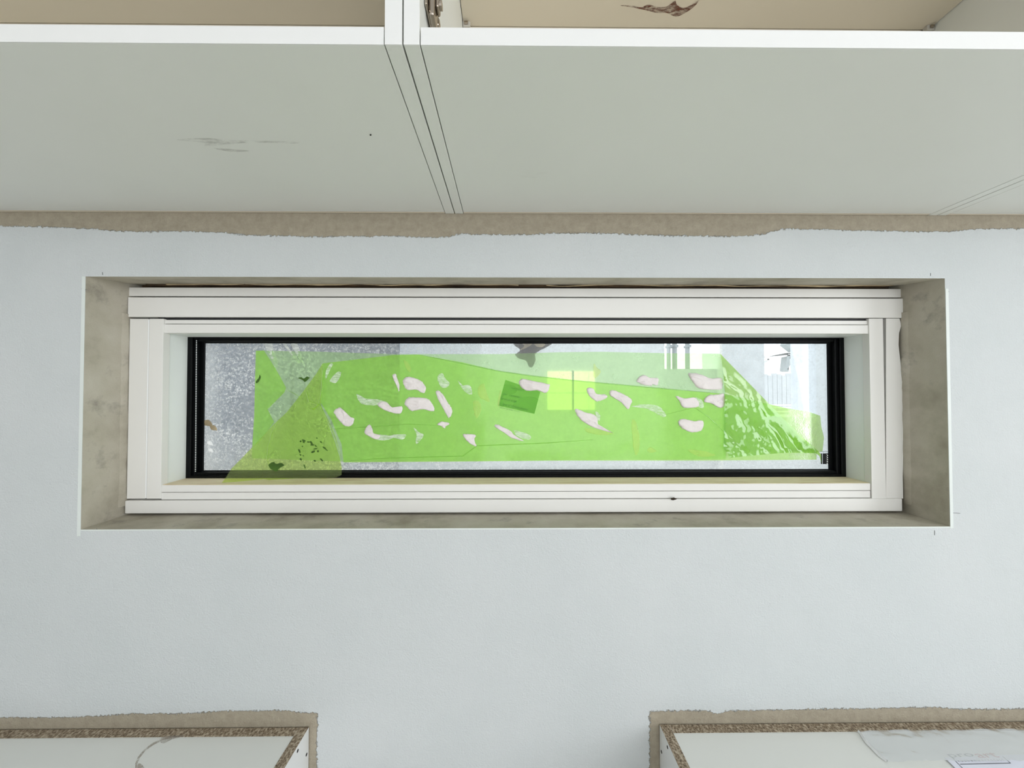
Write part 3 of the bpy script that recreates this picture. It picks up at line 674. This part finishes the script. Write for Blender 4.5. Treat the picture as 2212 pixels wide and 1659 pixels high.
link('rolled_edge', bm, m_white, pf, smooth=True)
zp = zt + .0005
pq = [PZ(2040, 1637, zp), PZ(2066, 1662, zp), PZ(2080, 1690, zp), PZ(2440, 1690, zp), PZ(2360, 1628, zp), PZ(2190, 1631, zp)]
paper = empty('paper_sheet', PZ(2120, 1650, zt), label='white printed paper sheet half under the clear wrap on the right base cabinet', cat='paper')
prism('sheet', m_paper, paper, [p for p in pq], (0, 0, .0006))
# letterhead: grey and red logo lettering in a thin frame
def ontop(px, py, dz=.0012): return PZ(px, py, zt + dz)
a, b = ontop(2062, 1640.5), ontop(2118, 1638.2); bx_ = (b - a)
up = Vector((-.25, 1, 0)) 
def head(s, mat, p0, p1, h):
    text('letterhead', s, mat, paper, p0, (p1 - p0), up, (p1 - p0).length, h, .0006)
head('pro', m_grey, ontop(2060, 1640.5), ontop(2112, 1638), .0085); head('art', m_red, ontop(2116, 1638), ontop(2161, 1636.5), .0085)
head('k ü c h e n w e r k s t a t t', m_grey, ontop(2071, 1646), ontop(2170, 1643.5), .0035)
def rule(p, q):
    n = Vector((-(q - p).y, (q - p).x, 0)).normalized() * .0004; prism('letterhead_rule', m_grey, paper, [p + n, q + n, q - n, p - n], (0, 0, .0002))
rule(ontop(2074, 1651), ontop(2183, 1648.5)); rule(ontop(2183, 1648.5), ontop(2166, 1634)); rule(ontop(2058, 1638), ontop(2080, 1660))

# ================================================================ outside, and shapes standing in for reflections in the pane
def orect(name, mat, parent, a, b, Y, th, bev=0.0): return pxbox(name, mat, parent, a[0], a[1], b[0], b[1], Y, th, bev)
tag(box('ground', m_ground, None, -8, 8, YW, 14, -.3, -.02, 0), kind='structure')
ow = empty('neighbour_wall', (P(1150, 900, 1.5).x, 1.5, 0), label='pale rendered garden wall seen through the window behind the green film', cat='wall')
def to_ground(px0, px1, pytop, Y, th, name, mat, parent):
    a, b, t = P(px0, 880, Y).x, P(px1, 880, Y).x, P((px0 + px1) / 2, pytop, Y).z
    return box(name, mat, parent, a, b, Y, Y + th, -.02, t, 0)
to_ground(860, 1436, 560, 1.5, .2, 'wall_block', m_owall, ow); to_ground(1436, 1556, 797, 1.5, .2, 'wall_block', m_owall, ow); to_ground(1560, 1652, 560, 1.5, .2, 'wall_block', m_owall, ow)
to_ground(1556, 1561, 560, 1.47, .2, 'corner_trim', m_owhite, ow); to_ground(1764, 1990, 560, 1.5, .2, 'wall_block', m_owall, ow); to_ground(1652, 1764, 900, 1.5, .2, 'wall_block', m_owall, ow)
gp = empty('metal_sheet', (P(640, 900, 1.2).x, 1.2, 0), label='grey galvanised metal sheet standing outside behind the left of the pane', cat='sheet')
to_ground(180, 862, 560, 1.2, .01, 'panel', m_galv, gp)
for k, x in enumerate((300, 620)): to_ground(x, x + 6, 560, 1.19, .01, 'folded_seam', m_galv, gp)
pw = empty('reflected_window', (P(1232, 845, 1.48).x, 1.48, P(1232, 885, 1.48).z), label='glowing pale yellow panes imitating a reflected window, behind the film', cat='window')  # glowing panes added in place of a window reflection
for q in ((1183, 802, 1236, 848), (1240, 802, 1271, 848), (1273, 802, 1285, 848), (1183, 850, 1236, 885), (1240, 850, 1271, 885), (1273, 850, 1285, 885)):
    orect('pane', m_reflglow, pw, q[:2], q[2:], 1.485, .01)  # glowing panes standing in for a reflected window
orect('reflected_mullion', m_opost, pw, (1236, 801), (1240, 886), 1.475, .02)
for k, (x, w, b, wh) in enumerate(((1448, 3, 790, 'thinnest'), (1461, 5, 792, 'thickest'), (1489, 4, 800, 'rightmost'))):
    p = empty('garden_post', (P(x, 880, 2.3).x, 2.3, 0), label='grey garden post outside, %s of the three near the bright gap' % wh, cat='post')
    to_ground(x - w / 2, x + w / 2, 560, 2.3, .05, 'shaft', m_opost, p); z = P(x, 748, 2.3).z
    box('collar', m_opost, p, P(x - w / 2 - 1, 880, 2.3).x, P(x + w / 2 + 1, 880, 2.3).x, 2.28, 2.37, z - .01, z + .01, .002)
pg = empty('reflected_beams', (P(1710, 880, 3.0).x, 3.0, 0), label='white crossing beams standing in for a reflection at the right end of the pane', cat='reflected_beams')  # made-up beams standing in for a reflection in the pane
def reflected_beam(a, b, w, mat=m_owhite, Y=3.0): return strip('reflected_beam', mat, pg, P(*a, Y), P(*b, Y), w, .08)
reflected_beam((1640, 778), (1770, 752), .035); reflected_beam((1640, 770), (1765, 759), .02); reflected_beam((1700, 740), (1790, 812), .05, m_opost); reflected_beam((1735, 762), (1704, 800), .04)
reflected_beam((1704, 765), (1700, 802), .03, m_opost); reflected_beam((1704, 766), (1790, 830), .04, m_opost, 3.1)
box('upright', m_owhite, pg, P(1659, 880, 3).x, P(1663, 880, 3).x, 3.0, 3.08, -.02, P(1700, 775, 3).z, 0); box('upright', m_owhite, pg, P(1776, 880, 3).x, P(1780, 880, 3).x, 3.0, 3.08, -.02, P(1700, 752, 3).z, 0)  # uprights added with the beams that stand in for a reflection
fc = empty('reflected_boards', (P(1710, 880, 2.6).x, 2.6, 0), label='grey vertical boards built to imitate a reflection at the right of the pane', cat='screen')  # added boards that imitate striped reflections on the glass
for k in range(15):
    x = 1640 + k * 10; a, b = P(x, 880, 2.6).x, P(x + 9.3, 880, 2.6).x
    box('reflected_board', m_reflclad, fc, a, b, 2.6, 2.62, -.02, P(1700, 806, 2.6).z - .01 * (k % 3), 0)
rl = empty('reflected_rails', (P(1710, 880, 2.2).x, 2.2, 0), label='white horizontal rails made up for a reflection, in front of the grey boards', cat='railing')  # rails added as solid shapes for reflected white lines
for y in (874, 879, 888): orect('reflected_rail', m_owhite, rl, (1645, y), (1768, y + 2.5), 2.2, .03)
for x in (1748, 1650): to_ground(x, x + 2.5, 868, 2.23, .03, 'reflected_baluster', m_owhite, rl)

# side and rear windows that let the daylight in (behind the camera)
def far_window(name, axis, a0, a1, z0, z1, c):
    o = empty(name, (c if axis == 'x' else (a0 + a1) / 2, c if axis == 'y' else (a0 + a1) / 2, z0), kind='structure')
    for (p, q, r_, s) in ((a0, a0 + .06, z0, z1), (a1 - .06, a1, z0, z1), (a0 + .06, a1 - .06, z0, z0 + .06), (a0 + .06, a1 - .06, z1 - .06, z1)):
        if axis == 'x': box('window_frame', m_frame, o, c, c + .05, p, q, r_, s)
        else: box('window_frame', m_frame, o, p, q, c, c + .05, r_, s)
far_window('window_2', 'x', -2.35, -.95, .95, 2.5, RX1 + .09)
far_window('window_3', 'y', -0.45, 2.25, .35, 2.52, RY0 - .14)
